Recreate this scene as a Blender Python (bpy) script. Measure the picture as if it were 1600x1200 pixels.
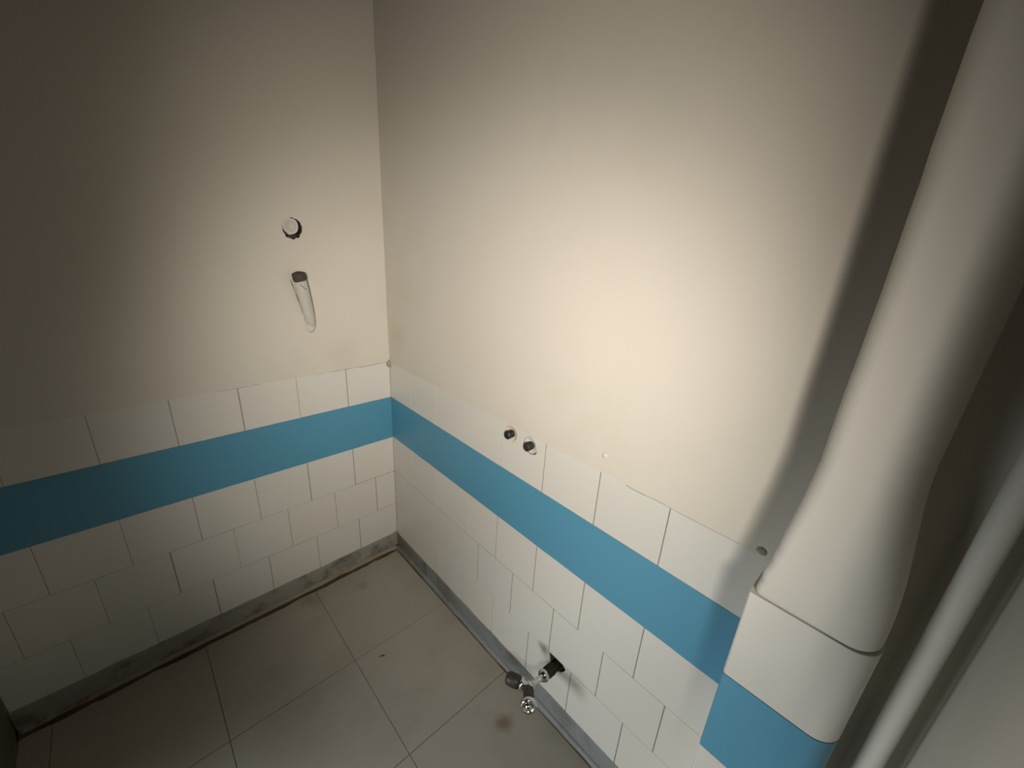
import bpy, bmesh, math, random
from mathutils import Vector, Matrix, noise

random.seed(7)
for o in list(bpy.data.objects):
    bpy.data.objects.remove(o, do_unlink=True)
SC = bpy.context.scene
COL = SC.collection

# ------------------------------------------------------------------ camera
YAW, PITCH, ROLL, FPX = 0.7981, -0.3488, 0.0611, 647.2
fw = Vector((math.cos(PITCH) * math.cos(YAW), math.cos(PITCH) * math.sin(YAW), math.sin(PITCH)))
r0 = Vector((math.sin(YAW), -math.cos(YAW), 0)); u0 = r0.cross(fw)
rt = r0 * math.cos(ROLL) + u0 * math.sin(ROLL); up = -r0 * math.sin(ROLL) + u0 * math.cos(ROLL)
cam_data = bpy.data.cameras.new('camera')
cam_data.sensor_width = 36.0
cam_data.lens = FPX / 1600 * 36.0
cam_data.clip_start = 0.01
cam = bpy.data.objects.new('camera', cam_data)
M = Matrix((rt, up, -fw)).transposed().to_4x4()
M.translation = (-0.6502, -1.2844, 1.2423)
cam.matrix_world = M
COL.objects.link(cam)
SC.camera = cam

# ------------------------------------------------------------------ world, lights, exposure
SC.view_settings.view_transform = 'Standard'
SC.view_settings.look = 'None'
SC.view_settings.gamma = 1.0
SC.view_settings.use_curve_mapping = False
SC.view_settings.exposure = 0.0
world = bpy.data.worlds.new('world'); SC.world = world
world.use_nodes = True
bg = world.node_tree.nodes['Background']
bg.inputs[0].default_value = (0.80, 0.90, 1.0, 1); bg.inputs[1].default_value = 0.006


def spot(name, loc, target, power, size_deg, blend, radius, color):
    l = bpy.data.lights.new(name, 'SPOT')
    l.energy = power; l.spot_size = math.radians(size_deg); l.spot_blend = blend
    l.shadow_soft_size = radius; l.color = color
    o = bpy.data.objects.new(name, l)
    o.location = loc
    o.rotation_euler = (Vector(target) - Vector(loc)).to_track_quat('-Z', 'Y').to_euler()
    COL.objects.link(o)
    return o


# warm lamp in the doorway, plus a second spot added to lift the top
spot('warm_lamp_and_fill', (-0.987, -1.627, 1.328), (0.0, -0.447, 0.753), 99.0, 62.6, 1.0, 0.095, (1.0, 0.955, 0.885))
spot('warm_lamp_and_fill', (-0.987, -1.627, 1.328), (0.0, -0.490, 1.214), 52.0, 60.2, 1.0, 0.095, (1.0, 0.93, 0.84))
# weaker cool fill added low at the left for pipe and lower tiles
spot('cool_fill', (-1.40, -0.585, 0.436), (-0.50, -1.70, -0.20), 84.0, 120.8, 1.0, 0.26, (0.90, 0.97, 1.0))


# ------------------------------------------------------------------ materials
def nodes_of(m):
    m.use_nodes = True
    nt = m.node_tree
    return nt, nt.nodes, nt.links, nt.nodes['Principled BSDF']


def surface(name, c1, c2, scale=3.0, rough=0.6, spec=0.3, bump=0.0, bump_scale=60.0, metal=0.0,
            stain=None, stain_scale=4.0, stain_lo=0.58, stain_hi=0.75):
    m = bpy.data.materials.new(name)
    nt, N, L, P = nodes_of(m)
    tc = N.new('ShaderNodeNewGeometry')
    nz = N.new('ShaderNodeTexNoise'); nz.inputs['Scale'].default_value = scale; nz.inputs['Detail'].default_value = 5
    L.new(tc.outputs['Position'], nz.inputs['Vector'])
    mix = N.new('ShaderNodeMix'); mix.data_type = 'RGBA'
    mix.inputs[6].default_value = (*c1, 1); mix.inputs[7].default_value = (*c2, 1)
    L.new(nz.outputs['Fac'], mix.inputs[0])
    out = mix.outputs[2]
    if stain:
        n2 = N.new('ShaderNodeTexNoise'); n2.inputs['Scale'].default_value = stain_scale
        n2.inputs['Detail'].default_value = 6; n2.inputs['Roughness'].default_value = 0.65
        off = N.new('ShaderNodeVectorMath'); off.operation = 'ADD'; off.inputs[1].default_value = (3.1, 7.7, 1.9)
        L.new(tc.outputs['Position'], off.inputs[0]); L.new(off.outputs[0], n2.inputs['Vector'])
        mr = N.new('ShaderNodeMapRange'); mr.inputs[1].default_value = stain_lo; mr.inputs[2].default_value = stain_hi
        L.new(n2.outputs['Fac'], mr.inputs[0])
        mx = N.new('ShaderNodeMix'); mx.data_type = 'RGBA'
        L.new(mr.outputs[0], mx.inputs[0]); L.new(out, mx.inputs[6]); mx.inputs[7].default_value = (*stain, 1)
        out = mx.outputs[2]
    L.new(out, P.inputs['Base Color'])
    P.inputs['Roughness'].default_value = rough
    P.inputs['Specular IOR Level'].default_value = spec
    P.inputs['Metallic'].default_value = metal
    if bump > 0:
        nb = N.new('ShaderNodeTexNoise'); nb.inputs['Scale'].default_value = bump_scale; nb.inputs['Detail'].default_value = 4
        L.new(tc.outputs['Position'], nb.inputs['Vector'])
        b = N.new('ShaderNodeBump'); b.inputs['Strength'].default_value = bump; b.inputs['Distance'].default_value = 0.002
        L.new(nb.outputs['Fac'], b.inputs['Height']); L.new(b.outputs['Normal'], P.inputs['Normal'])
    m.diffuse_color = (*c1, 1)
    return m


def add_spots(m, spots):
    """Old dried stains: (centre, radius, colour, strength) blended over the base colour in world space."""
    nt, N, L, P = m.node_tree, m.node_tree.nodes, m.node_tree.links, m.node_tree.nodes['Principled BSDF']
    for c, rad, colr, amt in spots:
        src = P.inputs['Base Color'].links[0].from_socket
        g = N.new('ShaderNodeNewGeometry')
        nz = N.new('ShaderNodeTexNoise'); nz.inputs['Scale'].default_value = 25
        L.new(g.outputs['Position'], nz.inputs['Vector'])
        d = N.new('ShaderNodeVectorMath'); d.operation = 'DISTANCE'; d.inputs[1].default_value = c
        L.new(g.outputs['Position'], d.inputs[0])
        ad = N.new('ShaderNodeMath'); ad.operation = 'MULTIPLY_ADD'
        L.new(nz.outputs['Fac'], ad.inputs[0]); ad.inputs[1].default_value = rad * 1.2
        L.new(d.outputs['Value'], ad.inputs[2])
        mr = N.new('ShaderNodeMapRange'); mr.interpolation_type = 'SMOOTHSTEP'
        mr.inputs[1].default_value = rad * 0.6; mr.inputs[2].default_value = rad * 1.7
        mr.inputs[3].default_value = amt; mr.inputs[4].default_value = 0.0
        L.new(ad.outputs[0], mr.inputs[0])
        mx = N.new('ShaderNodeMix'); mx.data_type = 'RGBA'
        L.new(mr.outputs[0], mx.inputs[0]); L.new(src, mx.inputs[6]); mx.inputs[7].default_value = (*colr, 1)
        L.new(mx.outputs[2], P.inputs['Base Color'])


PLASTER = surface('plaster', (0.50, 0.46, 0.395), (0.54, 0.495, 0.42), 2.0, 0.75, 0.2, 0.10, 45.0,
                  stain=(0.485, 0.45, 0.375), stain_scale=3.0, stain_lo=0.55, stain_hi=0.8)
PAINTED = surface('painted_casing', (0.50, 0.475, 0.42), (0.54, 0.51, 0.45), 5.0, 0.6, 0.3, 0.10, 30.0)
TILE_A = surface('wall_tile', (0.53, 0.503, 0.448), (0.555, 0.528, 0.474), 4.0, 0.32, 0.4, 0.02, 12.0)
TILE_B = surface('wall_tile_grey', (0.515, 0.492, 0.443), (0.545, 0.52, 0.47), 5.0, 0.36, 0.4, 0.02, 12.0)
TILE_C = surface('wall_tile_cream', (0.53, 0.50, 0.438), (0.555, 0.525, 0.463), 4.0, 0.34, 0.4, 0.02, 12.0)
GROUT = surface('grout', (0.16, 0.14, 0.11), (0.24, 0.21, 0.17), 40.0, 0.9, 0.1)
GROUT_PALE = surface('grout_pale', (0.30, 0.28, 0.24), (0.37, 0.34, 0.29), 40.0, 0.9, 0.1)
BLUE = surface('blue_band', (0.070, 0.222, 0.318), (0.076, 0.240, 0.342), 3.0, 0.42, 0.35, 0.02, 15.0)
CEMENT_L = surface('skirting_cement', (0.20, 0.19, 0.16), (0.27, 0.255, 0.21), 18.0, 0.85, 0.2, 0.5, 90.0,
                   stain=(0.10, 0.085, 0.055), stain_scale=14.0, stain_lo=0.50, stain_hi=0.68)
CEMENT_R = surface('skirting_paint', (0.158, 0.165, 0.158), (0.20, 0.208, 0.20), 14.0, 0.6, 0.3, 0.3, 80.0,
                   stain=(0.115, 0.105, 0.08), stain_scale=7.0, stain_lo=0.50, stain_hi=0.66)
add_old = [((0.0, -0.05, 0.04), 0.16, (0.12, 0.105, 0.075), 0.75), ((0.0, -0.88, 0.05), 0.05, (0.13, 0.125, 0.115), 0.6)]
FILLET = surface('fillet_mortar', (0.19, 0.17, 0.13), (0.26, 0.235, 0.185), 30.0, 0.85, 0.2, 0.4, 90.0,
                 stain=(0.12, 0.085, 0.04), stain_scale=9.0, stain_lo=0.50, stain_hi=0.65)
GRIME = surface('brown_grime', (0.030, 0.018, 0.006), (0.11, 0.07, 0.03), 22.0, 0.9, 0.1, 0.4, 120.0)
FLOORTILE = surface('floor_tile', (0.285, 0.255, 0.21), (0.32, 0.288, 0.24), 6.0, 0.45, 0.3, 0.05, 60.0,
                    stain=(0.255, 0.225, 0.175), stain_scale=5.0, stain_lo=0.5, stain_hi=0.8)
add_spots(FLOORTILE, [((-0.111, -0.779, 0.0), 0.034, (0.15, 0.095, 0.045), 0.75),
                      ((-0.20, -0.10, 0.0), 0.03, (0.19, 0.16, 0.11), 0.5),
                      ((-0.36, -0.05, 0.0), 0.05, (0.16, 0.12, 0.07), 0.5)])
add_spots(CEMENT_R, add_old)
add_spots(PLASTER, [((0.0, -0.06, 0.90), 0.07, (0.44, 0.40, 0.27), 0.55),
                    ((-0.16, 0.0, 0.85), 0.08, (0.46, 0.42, 0.33), 0.5),
                    ((0.0, -0.12, 1.05), 0.10, (0.46, 0.43, 0.33), 0.4)])
add_spots(TILE_B, [((0.0, -0.80, 0.205), 0.025, (0.14, 0.13, 0.10), 0.8)])
add_spots(TILE_A, [((0.0, -0.80, 0.205), 0.025, (0.14, 0.13, 0.10), 0.8)])
add_spots(TILE_C, [((0.0, -0.80, 0.205), 0.025, (0.14, 0.13, 0.10), 0.8)])
CHROME = surface('chrome', (0.55, 0.54, 0.51), (0.62, 0.61, 0.58), 30.0, 0.16, 0.5, metal=1.0)
DULL = surface('dull_metal', (0.030, 0.028, 0.021), (0.050, 0.047, 0.036), 40.0, 0.45, 0.4, 0.2, 120.0, metal=0.5)
RUST = surface('hole_sleeve', (0.020, 0.017, 0.011), (0.042, 0.036, 0.025), 60.0, 0.9, 0.1, 0.6, 150.0)
BLACK = surface('black_plastic', (0.010, 0.012, 0.014), (0.018, 0.020, 0.022), 30.0, 0.45, 0.4)
BLACKW = surface('black_iron', (0.016, 0.015, 0.010), (0.03, 0.028, 0.02), 30.0, 0.6, 0.3)
DARK = surface('hole_shade', (0.05, 0.045, 0.033), (0.09, 0.08, 0.06), 60.0, 0.95, 0.1, 0.6, 120.0)  # dark tone stands in for the shade inside the wall holes
CREAM = surface('cream_mortar', (0.46, 0.40, 0.29), (0.52, 0.455, 0.34), 40.0, 0.8, 0.2, 0.2, 120.0)
PALE = surface('pale_filler', (0.46, 0.44, 0.39), (0.53, 0.51, 0.46), 50.0, 0.8, 0.2, 0.4, 120.0)
SLEEVE = surface('painted_sleeve', (0.43, 0.40, 0.345), (0.50, 0.465, 0.40), 25.0, 0.65, 0.3, 0.5, 60.0)
MOUTH = surface('dark_mouth', (0.055, 0.048, 0.040), (0.075, 0.066, 0.055), 40.0, 0.9, 0.1)
LUMP = surface('mortar_lump', (0.24, 0.22, 0.15), (0.31, 0.285, 0.20), 60.0, 0.9, 0.1, 0.5, 120.0)
NIB_SHADE = surface('nib_shade', (0.075, 0.065, 0.045), (0.10, 0.085, 0.06), 8.0, 0.6, 0.2)  # nib colour darkened to stand in for the shade at far left
CEIL = surface('ceiling_paint', (0.42, 0.39, 0.34), (0.45, 0.42, 0.36), 3.0, 0.85, 0.1)


# ------------------------------------------------------------------ mesh helpers
def link(name, bm, mat, parent=None, smooth=False):
    me = bpy.data.meshes.new(name)
    bmesh.ops.recalc_face_normals(bm, faces=bm.faces[:])
    bm.to_mesh(me); bm.free()
    me.materials.append(mat)
    if smooth:
        for p in me.polygons: p.use_smooth = True
    o = bpy.data.objects.new(name, me)
    COL.objects.link(o)
    if parent: o.parent = parent
    return o


def struct(o, label=None):
    o['kind'] = 'structure'
    if label: o['label'] = label
    return o


def thing(name, label, cat, group=None):
    o = bpy.data.objects.new(name, None)
    o.empty_display_size = 0.02
    COL.objects.link(o)
    o['label'] = label; o['category'] = cat
    if group: o['group'] = group
    return o


def box(bm, lo, hi, bevel=0.0, seg=1):
    r = bmesh.ops.create_cube(bm, size=1.0)
    vs = r['verts']
    for v in vs:
        v.co = Vector([lo[i] + (v.co[i] + 0.5) * (hi[i] - lo[i]) for i in range(3)])
    if bevel > 0:
        es = list({e for v in vs for e in v.link_edges})
        bmesh.ops.bevel(bm, geom=es, offset=bevel, segments=seg, affect='EDGES', profile=0.5)


def prism(bm, pts_a, pts_b):
    """closed solid between two rings of the same count"""
    a = [bm.verts.new(p) for p in pts_a]; b = [bm.verts.new(p) for p in pts_b]
    n = len(a)
    bm.faces.new(a); bm.faces.new(b[::-1])
    for i in range(n):
        bm.faces.new((a[i], b[i], b[(i + 1) % n], a[(i + 1) % n]))


def smooth_sharp(o, deg=40):
    for p in o.data.polygons: p.use_smooth = True
    try:
        o.data.set_sharp_from_angle(angle=math.radians(deg))
    except Exception:
        pass


def cut(o, cutter_bm, dark=False):
    """cut a real hole; the cutter is removed again"""
    c = link('cutter', cutter_bm, DARK)
    md = o.modifiers.new('cut', 'BOOLEAN'); md.operation = 'DIFFERENCE'; md.object = c; md.solver = 'EXACT'
    if dark: md.material_mode = 'TRANSFER'
    bpy.context.view_layer.update()
    dg = bpy.context.evaluated_depsgraph_get()
    me = bpy.data.meshes.new_from_object(o.evaluated_get(dg))
    o.modifiers.clear(); o.data = me
    bpy.data.objects.remove(c, do_unlink=True)


def frame(d, hint=(0, 0, 1)):
    d = Vector(d).normalized(); a = Vector(hint)
    if abs(d.dot(a)) > 0.95: a = Vector((1, 0, 0))
    s = d.cross(a).normalized(); t = s.cross(d)
    return d, s, t


def lathe(bm, base, d, profile, seg=24, squash=1.0, hint=(0, 0, 1), jitter=0.0):
    """profile: (distance along d, radius); radius 0 closes with a point"""
    d, s, t = frame(d, hint)
    base = Vector(base); rings = []
    for h, r in profile:
        if r <= 1e-6:
            rings.append([bm.verts.new(base + d * h)]); continue
        ring = []
        for k in range(seg):
            a = 2 * math.pi * k / seg
            p = base + d * h + s * (math.cos(a) * r) + t * (math.sin(a) * r * squash)
            if jitter: p += noise.noise_vector(p * 90) * jitter
            ring.append(bm.verts.new(p))
        rings.append(ring)
    for A, B in zip(rings, rings[1:]):
        if len(A) == 1 and len(B) == 1: continue
        for k in range(seg):
            k2 = (k + 1) % seg
            if len(A) == 1: bm.faces.new((A[0], B[k2], B[k]))
            elif len(B) == 1: bm.faces.new((A[k], A[k2], B[0]))
            else: bm.faces.new((A[k], A[k2], B[k2], B[k]))
    for R in (rings[0], rings[-1]):
        if len(R) > 1: bm.faces.new(R)


# wall frames: 'L' = the left wall (plane y=0, runs along -x), 'R' = the right wall (plane x=0, runs along -y)
def W(w, s, n, z):
    """s along the wall from the corner, n out into the room, z up"""
    return Vector((-s, -n, z)) if w == 'L' else Vector((-n, -s, z))


def wbox(bm, w, s0, s1, n0, n1, z0, z1, bevel=0.0, seg=1):
    a, b = W(w, s0, n0, z0), W(w, s1, n1, z1)
    box(bm, [min(a[i], b[i]) for i in range(3)], [max(a[i], b[i]) for i in range(3)], bevel, seg)


def ragged(w, s, z, rs, rz, n0, n1, count=22, rough=0.18, seed=0, sx=1.0):
    rnd = random.Random(seed)
    pa, pb = [], []
    for k in range(count):
        a = 2 * math.pi * k / count
        q = 1 + 1.6 * rough * noise.noise(Vector((math.cos(a) * 2.1, math.sin(a) * 2.1, seed * 1.37))) + 0.3 * rnd.uniform(-rough, rough)
        ss, zz = s + math.cos(a) * rs * q, z + math.sin(a) * rz * q
        pa.append(W(w, ss, n0, zz)); pb.append(W(w, ss, n1, zz))
    bm = bmesh.new(); prism(bm, pa, pb)
    return bm


def plaster_sheet(w, s0, s1, z0, z1, step=0.025, proud=0.0012, amp=0.0012, mat=None, parent=None, feather=None):
    """a hand-trowelled sheet of plaster: closed solid with an uneven front and a wavering lower edge"""
    ns, nz = max(2, int((s1 - s0) / step)), max(2, int((z1 - z0) / step))
    bm = bmesh.new()
    F, B = [], []
    sd = 11.3 if w == 'L' else 4.1
    for j in range(nz + 1):
        rf, rb = [], []
        for i in range(ns + 1):
            s = s0 + (s1 - s0) * i / ns; z = z0 + (z1 - z0) * j / nz
            zz = z
            if j == 0 and feather is not None:
                zz += 0.004 * noise.noise(Vector((s * 9, sd, 0))) + 0.002 * noise.noise(Vector((s * 40, sd, 2)))
            n = proud + amp * noise.noise(Vector((s * 3.5, z * 3.5, sd))) + 0.35 * amp * noise.noise(Vector((s * 14, z * 14, sd)))
            if j == 0 and feather is not None:
                n = feather + 0.0006 * noise.noise(Vector((s * 5, sd, 5)))
            if i == 0: n += 0.0012 * noise.noise(Vector((sd, z * 13, 1)))
            rf.append(bm.verts.new(W(w, s, n, zz))); rb.append(bm.verts.new(W(w, s, -0.03, zz)))
        F.append(rf); B.append(rb)
    for j in range(nz):
        for i in range(ns):
            bm.faces.new((F[j][i], F[j][i + 1], F[j + 1][i + 1], F[j + 1][i]))
            bm.faces.new((B[j][i], B[j + 1][i], B[j + 1][i + 1], B[j][i + 1]))
    for i in range(ns):
        bm.faces.new((F[0][i], B[0][i], B[0][i + 1], F[0][i + 1]))
        bm.faces.new((F[nz][i], F[nz][i + 1], B[nz][i + 1], B[nz][i]))
    for j in range(nz):
        bm.faces.new((F[j][0], F[j + 1][0], B[j + 1][0], B[j][0]))
        bm.faces.new((F[j][ns], B[j][ns], B[j + 1][ns], F[j + 1][ns]))
    return link('plaster', bm, mat, parent, smooth=False)


# ------------------------------------------------------------------ room shell
H = 2.55                     # ceiling
XW, YB = -1.038, -1.417      # far faces: wall with the dark edge at left, wall with the doorway behind
TZ = {'L': [0.797, 0.6655, 0.505, 0.3590, 0.2110, 0.05], 'R': [0.797, 0.6655, 0.508, 0.3605, 0.2130, 0.05]}

floor_bm = bmesh.new(); box(floor_bm, (XW - 0.15, YB - 0.9, -0.12), (0.15, 0.15, -0.0015))
floor = struct(link('floor', floor_bm, GROUT))
ceil_bm = bmesh.new(); box(ceil_bm, (XW - 0.15, YB - 0.15, H), (0.15, 0.15, H + 0.1))
ceiling = struct(link('ceiling', ceil_bm, CEIL))

bm = bmesh.new(); wbox(bm, 'L', 0.0, -XW + 0.15, -0.15, -0.0005, 0, H)
wall_left = struct(link('wall_left', bm, GROUT), 'left wall, cream plaster above white tiles with a blue band')
bm = bmesh.new(); wbox(bm, 'R', -0.15, -YB + 0.12, -0.15, -0.0005, 0, H)
wall_right = struct(link('wall_right', bm, GROUT), 'right wall, cream plaster above white tiles with a blue band')
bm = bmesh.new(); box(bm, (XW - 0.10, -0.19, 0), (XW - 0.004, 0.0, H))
wall_side = struct(link('wall_side', bm, NIB_SHADE), 'dark nib of wall closing the left wall at the far left')
# the stub of wall beside the open doorway the photographer stands in
bm = bmesh.new(); box(bm, (-0.384, YB - 0.10, 0), (0.0, YB, H))
wall_back = struct(link('wall_back', bm, PLASTER), 'plain grey-lit wall at the far right behind the thin pipe')

plL = plaster_sheet('L', 0.0, -XW, 0.797, H, mat=PLASTER, parent=wall_left, feather=0.0012)
plR = plaster_sheet('R', 0.0, -YB + 0.01, 0.797, H, mat=PLASTER, parent=wall_right, feather=0.0008)
bm = bmesh.new(); wbox(bm, 'R', 1.30, -YB + 0.01, -0.03, 0.0005, 0.0, 0.797)
link('lower_plaster', bm, PLASTER, wall_right)
for o in (plL, plR): smooth_sharp(o, 30)

# ---- wall tiles, every one a piece of its own
TILES = (TILE_A, TILE_B, TILE_A, TILE_C)
PITCH = 0.1507
first = {('L', 0): 0.1535, ('L', 2): 0.1524, ('L', 3): 0.0769, ('L', 4): 0.1511,
         ('R', 0): 0.1385, ('R', 2): 0.1398, ('R', 3): 0.0631, ('R', 4): 0.1398}
# joints that show as clear dark lines; the others are nearly closed with pale grout
WIDE = {('L', 0, 1), ('L', 0, 3), ('L', 2, 1), ('L', 2, 2), ('L', 3, 1), ('L', 3, 5), ('L', 4, 4), ('L', 4, 1),
        ('R', 0, 5), ('R', 0, 6), ('R', 0, 7), ('R', 2, 4), ('R', 2, 5), ('R', 2, 6), ('R', 2, 7),
        ('R', 3, 4), ('R', 3, 5), ('R', 3, 6), ('R', 3, 7), ('R', 3, 8), ('R', 4, 5), ('R', 4, 6), ('R', 4, 7)}
tile_at = {}
for w, parent, length in (('L', wall_left, -XW), ('R', wall_right, 1.30)):
    for row in (0, 2, 3, 4):
        zt, zb = TZ[w][row], TZ[w][row + 1]
        if row == 0: zt += 0.006
        js = [0.0]
        s = first[(w, row)]
        while s < length - 0.01 and not (w == 'R' and s > 1.19):
            js.append(s); s += PITCH
        js.append(length)
        for k in range(len(js) - 1):
            ga = 0.0011 if (w, row, k) in WIDE else random.choice((0.0004, 0.0005, 0.0007))
            gb = 0.0011 if (w, row, k + 1) in WIDE else random.choice((0.0004, 0.0005, 0.0007))
            if k == 0: ga = 0.0006
            # the joint under the first row of the right wall is open and dark near the corner
            gt = 0.0003 + random.uniform(0, 0.0003); gbm = 0.0003 + random.uniform(0, 0.0003)
            if w == 'R' and row == 2 and k < 6: gbm = 0.0015
            if w == 'L' and row == 2 and k < 1: gbm = 0.0012
            if w == 'L' and row == 3 and k < 1: gbm = 0.0010
            pr = random.uniform(-0.0002, 0.0003)
            bm = bmesh.new()
            wbox(bm, w, js[k] + ga, js[k + 1] - gb, -0.004, pr, zb + gbm, zt - gt, 0.00022, 1)
            t = link('tile', bm, random.choice(TILES), parent)
            tile_at[(w, row, k)] = t
    # the painted blue band: one smooth coat over the course, no joint shows through
    bm = bmesh.new()
    n = 60
    lo_f, hi_f, lo_b, hi_b = [], [], [], []
    sd = 2.0 if w == 'L' else 8.0
    for i in range(n + 1):
        s = length * i / n
        zl = TZ[w][2] + 0.0009 * noise.noise(Vector((s * 18, sd, 0))); zh = TZ[w][1] + 0.0009 * noise.noise(Vector((s * 18, sd, 9)))
        lo_f.append(bm.verts.new(W(w, s, 0.0006, zl))); hi_f.append(bm.verts.new(W(w, s, 0.0006, zh)))
        lo_b.append(bm.verts.new(W(w, s, -0.004, zl))); hi_b.append(bm.verts.new(W(w, s, -0.004, zh)))
    for i in range(n):
        bm.faces.new((lo_f[i], lo_f[i + 1], hi_f[i + 1], hi_f[i])); bm.faces.new((lo_b[i], hi_b[i], hi_b[i + 1], lo_b[i + 1]))
        bm.faces.new((hi_f[i], hi_f[i + 1], hi_b[i + 1], hi_b[i])); bm.faces.new((lo_f[i], lo_b[i], lo_b[i + 1], lo_f[i + 1]))
    bm.faces.new((lo_f[0], hi_f[0], hi_b[0], lo_b[0])); bm.faces.new((lo_f[n], lo_b[n], hi_b[n], hi_f[n]))
    b = link('blue_band', bm, BLUE, parent); b['label'] = 'bright blue painted band'

# ---- floor tiles
fx = [0.0, 0.3359, 0.6584, 0.981, 1.038]
fy = [0.0, 0.3553, 0.6764, 0.9975, 1.3186, 1.6397]
for i in range(len(fx) - 1):
    for j in range(len(fy) - 1):
        bm = bmesh.new()
        g = 0.0009
        box(bm, (-fx[i + 1] + g, -fy[j + 1] + g, -0.006), (-fx[i] - g, -fy[j] - g, random.uniform(-0.0002, 0.0002)), 0.0004)
        link('tile', bm, FLOORTILE, floor)

# ---- stripped skirting: a mortar strip, a rounded fillet at its foot and the grime along the floor
for w, nm, length, mat, ztop in (('L', 'baseboard_left', -XW, CEMENT_L, 0.074), ('R', 'baseboard_right', 1.207, CEMENT_R, 0.070)):
    sd = 20.0 if w == 'L' else 30.0
    n = 90
    bm = bmesh.new()
    rows = []
    for i in range(n + 1):
        s = length * i / n
        wob = 0.0030 * noise.noise(Vector((s * 16, sd, 0))) + 0.0012 * noise.noise(Vector((s * 60, sd, 1)))
        if s < 0.03: wob += 0.006 * (1 - s / 0.03)
        q = 0.0008 * noise.noise(Vector((s * 22, sd, 3)))
        rows.append([bm.verts.new(W(w, s, a, z)) for a, z in
                     ((-0.003, ztop + wob), (0.0016 + q, ztop + wob), (0.0030 + q, ztop - 0.006 + wob), (0.0034 + q, 0.018), (0.0034, 0.0005), (-0.003, 0.0005))])
    for A, B in zip(rows, rows[1:]):
        for k in range(6):
            bm.faces.new((A[k], B[k], B[(k + 1) % 6], A[(k + 1) % 6]))
    bm.faces.new(rows[0]); bm.faces.new(rows[-1][::-1])
    base = struct(link(nm, bm, mat), 'grimy grey mortar strip along the foot of the left wall' if w == 'L' else 'blue-grey skirting strip along the foot of the right wall')
    # fillet
    bm = bmesh.new(); rows = []
    for i in range(n + 1):
        s = length * i / n
        e = 1 + 0.22 * noise.noise(Vector((s * 14, sd, 6)))
        c = 0.0 if s > 0.05 else 0.010 * (1 - s / 0.05) ** 2      # rounded in the corner
        R = 0.0105 * e
        pts = [(0.001, 0.0005)] + [(0.0034 + c + R * math.cos(a), 0.0015 + 1.25 * R * math.sin(a)) for a in [math.radians(x) for x in (0, 22, 45, 68, 90)]] + [(0.001, 0.0015 + 1.25 * R)]
        rows.append([bm.verts.new(W(w, s, a, z)) for a, z in pts])
    m_ = len(rows[0])
    for A, B in zip(rows, rows[1:]):
        for k in range(m_):
            bm.faces.new((A[k], B[k], B[(k + 1) % m_], A[(k + 1) % m_]))
    bm.faces.new(rows[0]); bm.faces.new(rows[-1][::-1])
    f = link('fillet', bm, FILLET if w == 'L' else CEMENT_R, base, smooth=True)
    # grime
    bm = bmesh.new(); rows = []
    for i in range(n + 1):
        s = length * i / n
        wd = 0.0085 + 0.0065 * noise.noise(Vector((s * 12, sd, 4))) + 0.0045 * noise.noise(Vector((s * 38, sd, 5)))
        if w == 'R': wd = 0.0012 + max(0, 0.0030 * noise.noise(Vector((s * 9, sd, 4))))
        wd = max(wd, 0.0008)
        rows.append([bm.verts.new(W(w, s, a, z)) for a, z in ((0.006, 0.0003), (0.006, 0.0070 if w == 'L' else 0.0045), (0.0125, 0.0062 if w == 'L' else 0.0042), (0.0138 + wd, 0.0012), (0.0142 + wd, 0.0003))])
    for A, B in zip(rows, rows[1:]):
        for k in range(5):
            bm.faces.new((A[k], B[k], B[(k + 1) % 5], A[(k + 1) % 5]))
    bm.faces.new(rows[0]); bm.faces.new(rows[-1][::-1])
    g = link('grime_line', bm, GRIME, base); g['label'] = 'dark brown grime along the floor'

def crack(w, s0, s1, z, width, seed, parent, n=0.0013, sz=None):
    """hairline opened between plaster and tile: a thin ragged dark sliver"""
    bm = bmesh.new(); rows = []
    m = max(6, int(abs(s1 - s0) / 0.006))
    for i in range(m + 1):
        f = i / m
        s = s0 + (s1 - s0) * f; zz = z + 0.0022 * noise.noise(Vector((s * 18, seed, 0)))
        h = width * max(0.12, 0.55 + 0.9 * noise.noise(Vector((s * 30, seed, 3)))) * min(1, 8 * f, 8 * (1 - f)) + 0.0001
        rows.append([bm.verts.new(W(w, s, a, b)) for a, b in ((-0.002, zz - h / 2), (n, zz - h / 2), (n, zz + h / 2), (-0.002, zz + h / 2))])
    for A, B in zip(rows, rows[1:]):
        for k in range(4): bm.faces.new((A[k], B[k], B[(k + 1) % 4], A[(k + 1) % 4]))
    bm.faces.new(rows[0]); bm.faces.new(rows[-1][::-1])
    return link('crack', bm, GROUT, parent)


crack('L', 0.004, 0.26, 0.797, 0.0016, 1.0, wall_left)
crack('L', 0.40, 0.50, 0.797, 0.0008, 2.0, wall_left)
crack('R', 0.95, 1.16, 0.797, 0.0006, 4.0, wall_right)

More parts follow.
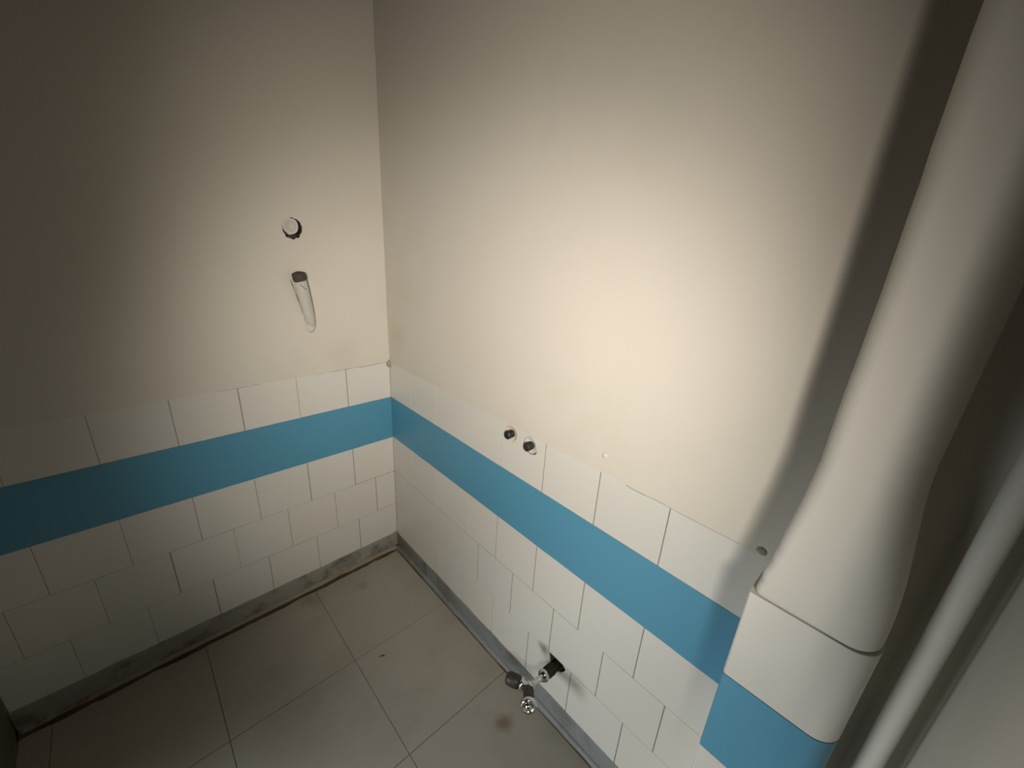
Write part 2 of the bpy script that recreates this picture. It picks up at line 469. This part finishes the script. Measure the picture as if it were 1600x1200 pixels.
# mortar lumps left on the walls
bm = bmesh.new(); bmesh.ops.create_icosphere(bm, subdivisions=2, radius=1)
for v in bm.verts:
    v.co *= 1 + 0.35 * noise.noise(v.co * 1.7)
    v.co = Vector((-0.003 + v.co.x * 0.009, -0.003 + v.co.y * 0.008, 0.793 + v.co.z * 0.013))
link('mortar_lump', bm, LUMP, wall_left, True)
bm = bmesh.new(); bmesh.ops.create_icosphere(bm, subdivisions=2, radius=1)
for v in bm.verts:
    v.co *= 1 + 0.35 * noise.noise(v.co * 2.1)
    v.co = Vector((v.co.x * 0.005, -1.191 + v.co.y * 0.008, 0.806 + v.co.z * 0.007))
link('mortar_lump', bm, LUMP, wall_right, True)
bm = bmesh.new(); bmesh.ops.create_icosphere(bm, subdivisions=2, radius=1)
for v in bm.verts:
    v.co *= 1 + 0.3 * noise.noise(v.co * 2.1 + Vector((5, 0, 0)))
    v.co = Vector((-0.0005 + v.co.x * 0.0016, -0.895 + v.co.y * 0.006, 0.836 + v.co.z * 0.006))
link('dent_bump', bm, PLASTER, wall_right, True)  # flat raised bump stands in for a small dent in the plaster

# ------------------------------------------------------------------ the boxed-in column on the right wall
def col_profile(xf, yl, yr, rl, rr, n=7):
    """outline in plan: starts at the wall on the corner side, ends at the wall beyond"""
    pts = [(0.0, yl)]
    for k in range(n + 1):
        a = math.pi / 2 * k / n
        pts.append((xf + rl - rl * math.sin(a), yl - rl + rl * math.cos(a)))
    for k in range(n + 1):
        a = math.pi / 2 * k / n
        pts.append((xf + rr - rr * math.cos(a), yr + rr - rr * math.sin(a)))
    pts.append((0.0, yr))
    return pts


def extrude_levels(levels):
    bm = bmesh.new(); rings = []
    for z, pts in levels:
        rings.append([bm.verts.new((x, y, (z(x, y) if callable(z) else z))) for x, y in pts])
    n = len(rings[0])
    for A, B in zip(rings, rings[1:]):
        for k in range(n):
            bm.faces.new((A[k], A[(k + 1) % n], B[(k + 1) % n], B[k]))
    bm.faces.new(rings[0]); bm.faces.new(rings[-1][::-1])
    return bm


def column_edge(z):
    t = min(1, max(0, (z - 0.74) / 0.30)); t = t * t * (3 - 2 * t)
    return -1.2095 - 0.022 * t, -1.333 + 0.012 * t


core = extrude_levels([(0.0, col_profile(-0.115, -1.2135, -1.335, 0.006, 0.025)), (0.80, col_profile(-0.115, -1.2135, -1.335, 0.006, 0.025))])
column = struct(link('wall_column', core, GROUT), 'boxed-in column on the right wall, plastered above white tiles and blue band')
levels = []
zs = [0.822, 0.825] + [0.829 + 0.003 * i for i in range(44)] + [0.965 + (H - 0.965) * i / 60 for i in range(61)]
for i, z in enumerate(zs):
    yl, yr = column_edge(z)
    t = min(1, max(0, (z - 0.83) / 0.22)); t = t * t * (3 - 2 * t)
    yr = -1.341 + (yr + 1.341) * t
    rr = 0.031 + 0.019 * t
    j = 0.0014 * noise.noise(Vector((z * 9, 3.3, 0))) + 0.0007 * noise.noise(Vector((z * 31, 7.3, 0)))
    rough = max(0.0, 1 - abs(z - 0.865) / 0.06)
    j += rough * (0.0026 * noise.noise(Vector((z * 75, 1.3, 0))) + 0.0016 * noise.noise(Vector((z * 190, 5.3, 0))))
    xf = -0.1190 + 0.0012 * t + 0.001 * noise.noise(Vector((z * 5, 1.1, 4)))
    rl = 0.007 + 0.011 * min(1, max(0, (z - 0.8) / 0.2))
    if i == 0:
        levels.append((lambda x, y: 0.8212 + 0.0016 * noise.noise(Vector((x * 40, y * 40, 0))), col_profile(xf + 0.0012, yl - 0.001, yr + 0.001, rl, rr)))
    else:
        levels.append((z, col_profile(xf, yl + j, yr, rl, rr)))
pc = link('plaster', extrude_levels(levels), PAINTED, column, True)
smooth_sharp(pc, 50)
CZ = [0.820, 0.668, 0.509, 0.3605, 0.213, 0.0]
for r in range(5):
    zt, zb = CZ[r] - 0.0006, CZ[r + 1] + 0.0006
    outer = col_profile(-0.120, -1.2085, -1.343, 0.004, 0.030)
    inner = col_profile(-0.120, -1.2085, -1.343, 0.004, 0.030) if r == 1 else col_profile(-0.1197, -1.2088, -1.3427, 0.004, 0.030)
    mat = BLUE if r == 1 else (TILE_A, None, TILE_B, TILE_A, TILE_C)[r]
    o = link('blue_band' if r == 1 else 'tile', extrude_levels([(zb, inner), (zb + 0.0012, outer), (zt - 0.0012, outer), (zt, inner)]), mat, column)
    smooth_sharp(o, 35)
    if r == 1: o['label'] = 'bright blue painted band'
# ------------------------------------------------------------------ thin riser pipe in the corner beyond the column
riser = thing('riser_pipe', 'thin white painted vertical pipe in the corner right of the column', 'pipe')
riser.location = (-0.040, -1.382, 0)
bm = bmesh.new(); lathe(bm, (0, 0, 0.0), (0, 0, 1), [(0.0, 0.0128)] + [(H * k / 40, 0.0128 + 0.0003 * noise.noise(Vector((k * 2.7, 0, 0)))) for k in range(1, 40)] + [(H, 0.0128)], 28)
link('tube', bm, PAINTED, riser, True)
smooth_sharp(riser.children[0], 50)
for zc in (0.35, 1.95):
    bm = bmesh.new()
    lathe(bm, (0, 0, zc - 0.008), (0, 0, 1), [(0, 0.0135), (0.001, 0.0150), (0.015, 0.0150), (0.016, 0.0135)], 28)
    box(bm, (0.012, -0.005, zc - 0.006), (0.041, 0.005, zc + 0.006))
    link('bracket', bm, PAINTED, riser)

# ------------------------------------------------------------------ holes and fittings on the left wall
cut(plL, ragged('L', 0.2665, 1.220, 0.0250, 0.0275, 0.02, -0.05, 30, 0.14, 3), True)
cut(wall_left, ragged('L', 0.2665, 1.220, 0.0265, 0.0290, 0.02, -0.035, 26, 0.05, 4), True)
plug = thing('pipe_plug', 'round chalky plug in a ragged dark hole, upper left wall', 'plug')
bm = ragged('L', 0.2690, 1.2255, 0.0195, 0.0212, -0.034, -0.001, 24, 0.06, 5); link('plug_body', bm, PALE, plug)
bm = bmesh.new(); lathe(bm, W('L', 0.2690, -0.0015, 1.2260), (0, -1, 0), [(0, 0.0140), (0.0022, 0.0135), (0.003, 0.0118), (0.0012, 0.0098), (0.0006, 0)], 22, jitter=0.0008)
link('plug_cap', bm, SLEEVE, plug, True)
bm = bmesh.new(); lathe(bm, W('L', 0.267, -0.0335, 1.221), (0, -1, 0), [(0, 0.031), (0.001, 0.031), (0.002, 0.028), (0.002, 0)], 22)
link('dark_backing', bm, DARK, plug)

stub = thing('conduit_stub', 'paint-covered stub of pipe with a dark open end, below the round plug', 'pipe')
A = Vector((-0.243, -0.004, 0.952)); B = Vector((-0.269, -0.024, 1.088))
d, s_, t_ = frame(B - A, (0, -1, 0)); SIDE = 1 if s_.x > 0 else -1; Ln = (B - A).length
bm = bmesh.new()
lathe(bm, A, B - A, [(-0.012, 0.0), (-0.008, 0.007), (0.006, 0.0125), (0.03, 0.0150), (0.07, 0.0162), (0.11, 0.0168), (Ln - 0.002, 0.0172), (Ln, 0.0168)], 26, 0.72, (0, -1, 0), 0.0016)
link('painted_sleeve', bm, SLEEVE, stub, True); smooth_sharp(stub.children[0], 50)
bm = bmesh.new()
lathe(bm, B - d * 0.004, B - A, [(0, 0.0170), (0.010, 0.0176), (0.020, 0.0170), (0.0225, 0.0140), (0.0228, 0)], 26, 0.76, (0, -1, 0), 0.0012)
o = link('dark_cap', bm, MOUTH, stub, True); smooth_sharp(o, 50); o['label'] = 'dark brown cut end of the stub'
bm = bmesh.new()   # a thin dark strip along its corner-far side
prev = None
for k in range(13):
    f = k / 12
    p = A.lerp(B, f) - s_ * (0.0175 * (0.62 + 0.38 * f)) * SIDE; p.y = -0.002
    rr = 0.0017 * (0.6 + 0.4 * math.sin(k * 1.9)) * min(1, 0.3 + 3 * f)
    ring = [bm.verts.new(p + Vector((math.cos(q2), 0, 0)) * rr + Vector((0, math.sin(q2), 0)) * 0.002) for q2 in [j * math.pi / 3 for j in range(6)]]
    if prev:
        for j in range(6): bm.faces.new((prev[j], prev[(j + 1) % 6], ring[(j + 1) % 6], ring[j]))
    else: bm.faces.new(ring)
    prev = ring
bm.faces.new(prev[::-1])
link('dark_strip', bm, GROUT, stub, True)
bm = bmesh.new()   # a torn flap of paint skin across the sleeve
q = [A + d * (Ln - 0.010 - 0.006 * k) + s_ * (-0.006 + 0.0042 * k) + t_ * (0.0128 - 0.0004 * k) for k in range(4)]
prev = None
for p in q:
    ring = [bm.verts.new(p + s_ * (0.0016 * math.cos(a)) + t_ * (0.0016 * math.sin(a))) for a in [k * math.pi / 3 for k in range(6)]]
    if prev:
        for k in range(6): bm.faces.new((prev[k], prev[(k + 1) % 6], ring[(k + 1) % 6], ring[k]))
    else: bm.faces.new(ring)
    prev = ring
bm.faces.new(prev[::-1])
link('torn_paint', bm, LUMP, stub, True)
bm = bmesh.new()   # plaster smeared over its foot where it enters the wall
bmesh.ops.create_icosphere(bm, subdivisions=3, radius=1)
for v in bm.verts:
    v.co *= 1 + 0.25 * noise.noise(v.co * 1.6)
    v.co = Vector((-0.246 + v.co.x * 0.017, 0.0 + v.co.y * 0.011, 0.962 + v.co.z * 0.030))
link('plaster_smear', bm, PLASTER, stub, True)

# ------------------------------------------------------------------ capped water outlets on the right wall
for nm, sc, zc, ringmat, cap, lab in (
        ('water_outlet', 0.626, 0.7745, CREAM, BLACK, 'black capped pipe outlet in a cream mortar ring, nearer the corner'),
        ('water_outlet', 0.694, 0.7710, PALE, BLACKW, 'black capped pipe outlet in a white ring with cracked dark edge')):
    seed = int(sc * 1000)
    cut(tile_at[('R', 0, 4)], ragged('R', sc, zc, 0.0225, 0.0225, 0.01, -0.012, 24, 0.05, seed))
    cut(plR, ragged('R', sc, zc, 0.0225, 0.0225, 0.01, -0.05, 24, 0.05, seed))
    cut(wall_right, ragged('R', sc, zc, 0.0225, 0.0225, 0.01, -0.035, 24, 0.05, seed))
    t = thing(nm, lab, 'pipe', 'capped water outlets on the right wall')
    bm = bmesh.new()
    rr = 0.0224 if ringmat is CREAM else 0.0212
    lathe(bm, W('R', sc + (0.0 if ringmat is CREAM else -0.001), -0.034, zc), (-1, 0, 0), [(0, rr), (0.0335, rr), (0.0345, rr - 0.0015), (0.0310, 0.013), (0.0300, 0.010)], 26, jitter=0.0008)
    link('mortar_ring', bm, ringmat, t, True); smooth_sharp(t.children[0], 45)
    bm = bmesh.new()
    lathe(bm, W('R', sc, -0.006, zc), (-1, 0, 0), [(0, 0.0090), (0.013, 0.0090), (0.0135, 0.0106), (0.0212, 0.0106), (0.0230, 0.0090), (0.0234, 0)], 24)
    link('threaded_cap', bm, cap, t, True); smooth_sharp(t.children[1], 40)
    bm = bmesh.new()
    for k in range(4):
        lathe(bm, W('R', sc, -0.002 + 0.0027 * k, zc), (-1, 0, 0), [(0, 0.0088), (0.0008, 0.0099), (0.0016, 0.0088)], 20)
    link('thread', bm, cap, t)

# ------------------------------------------------------------------ broken hole and angle valve low on the right wall
HOLE = [(0.820, 0.2125), (0.834, 0.214), (0.850, 0.2135), (0.868, 0.2125), (0.876, 0.206), (0.872, 0.194), (0.867, 0.186), (0.859, 0.177),
        (0.849, 0.174), (0.840, 0.168), (0.830, 0.173), (0.826, 0.190), (0.8235, 0.200)]


def hole_bm(n0, n1, grow=1.0):
    cs, cz = 0.845, 0.197
    bm = bmesh.new()
    prism(bm, [W('R', cs + (s - cs) * grow, n0, cz + (z - cz) * grow) for s, z in HOLE], [W('R', cs + (s - cs) * grow, n1, cz + (z - cz) * grow) for s, z in HOLE])
    return bm


for key in list(tile_at):
    if key[0] == 'R' and key[1] in (3, 4) and key[2] in (4, 5, 6):
        cut(tile_at[key], hole_bm(0.01, -0.012))
cut(wall_right, hole_bm(0.01, -0.075), True)
for k, (s, z) in enumerate(((0.866, 0.184), (0.858, 0.178), (0.871, 0.190))):   # chipped glaze crumbs at the lip of the hole
    bm = bmesh.new(); bmesh.ops.create_icosphere(bm, subdivisions=1, radius=1)
    for v in bm.verts:
        v.co *= 1 + 0.4 * noise.noise(v.co * 2.3 + Vector((k, 0, 0)))
        v.co = W('R', s + v.co.x * 0.0035, v.co.y * 0.002, z + v.co.z * 0.003)
    link('chipped_glaze', bm, PALE, wall_right)

valve = thing('angle_valve', 'old chrome angle valve sticking out of a broken hole low in the tiles', 'valve')
SX = Vector((-0.0, -0.845, 0.195))
bm = bmesh.new(); lathe(bm, (0.060, -0.839, 0.172), (-0.100, -0.005, 0.020), [(0, 0.0105), (0.062, 0.0115), (0.075, 0.0145), (0.094, 0.0150), (0.098, 0.0135), (0.103, 0.012)], 24, jitter=0.0012)
link('rusty_sleeve', bm, RUST, valve, True)
bm = bmesh.new(); lathe(bm, (-0.040, -0.845, 0.196), (-1, 0, 0), [(0, 0.0125), (0.002, 0.0155), (0.008, 0.0160), (0.012, 0.0145), (0.014, 0.012), (0.019, 0.0095)], 28)
o = link('chrome_nut', bm, CHROME, valve, True)
CEN = Vector((-0.101, -0.845, 0.206))
bm = bmesh.new(); st = Vector((-0.055, -0.845, 0.197))
lathe(bm, st, CEN - st, [(0, 0.0095), (0.010, 0.0075), (0.028, 0.0065), (0.040, 0.0085), (0.046, 0.0090)], 22)
link('stem', bm, CHROME, valve, True)
hd = Vector((-0.42, 0.90, 0.02)).normalized(); od = Vector((-0.72, -0.66, 0.20)).normalized()
bm = bmesh.new()
bmesh.ops.create_uvsphere(bm, u_segments=20, v_segments=12, radius=0.0135)
for v in bm.verts: v.co += CEN
link('valve_body', bm, CHROME, valve, True)
bm = bmesh.new(); lathe(bm, CEN, hd, [(0, 0.012), (0.014, 0.0125), (0.015, 0.0150), (0.021, 0.0155), (0.022, 0.0135), (0.026, 0.0125)], 26)
link('bonnet', bm, CHROME, valve, True); smooth_sharp(valve.children[-1], 35)
bm = bmesh.new(); lathe(bm, CEN + hd * 0.024, hd, [(0, 0.0125), (0.003, 0.0158), (0.010, 0.0165), (0.026, 0.0162), (0.033, 0.0140), (0.036, 0.0085), (0.0365, 0)], 26)
o = link('handle', bm, DULL, valve, True); o['label'] = 'dull dark grip of the valve'
bm = bmesh.new(); lathe(bm, CEN, od, [(0, 0.0105), (0.010, 0.0128), (0.040, 0.0135), (0.0435, 0.0138)], 26)
link('outlet', bm, DULL, valve, True)
bm = bmesh.new(); lathe(bm, CEN + od * 0.042, od, [(0, 0.0135), (0.001, 0.0185), (0.004, 0.0200), (0.010, 0.0200), (0.014, 0.0175), (0.0135, 0.0125), (0.009, 0.0110), (0.009, 0)], 30)
link('compression_nut', bm, CHROME, valve, True); smooth_sharp(valve.children[-1], 40)
bm = bmesh.new(); bmesh.ops.create_uvsphere(bm, u_segments=20, v_segments=12, radius=0.0098)
for v in bm.verts: v.co += CEN + od * 0.0505
link('ball_plug', bm, CHROME, valve, True)

# ------------------------------------------------------------------ crumb of debris on the floor
bm = bmesh.new(); prev = None
for k in range(7):
    a = -0.5 + 1.7 * k / 6
    p = Vector((-0.273 + 0.011 * math.cos(a + 0.8), -0.405 + 0.011 * math.sin(a + 0.8), 0.0016))
    rr = 0.0018 * (1 - abs(k - 3) / 5)
    ring = [bm.verts.new(p + Vector((math.cos(a + 0.8), math.sin(a + 0.8), 0)) * rr * math.cos(b) + Vector((0, 0, 1)) * rr * math.sin(b)) for b in [j * math.pi / 3 for j in range(6)]]
    if prev:
        for j in range(6): bm.faces.new((prev[j], prev[(j + 1) % 6], ring[(j + 1) % 6], ring[j]))
    else: bm.faces.new(ring)
    prev = ring
bm.faces.new(prev[::-1])
o = link('wood_shaving', bm, GRIME)
o['label'] = 'small dark curled scrap lying on the floor tiles near the corner'; o['category'] = 'debris'
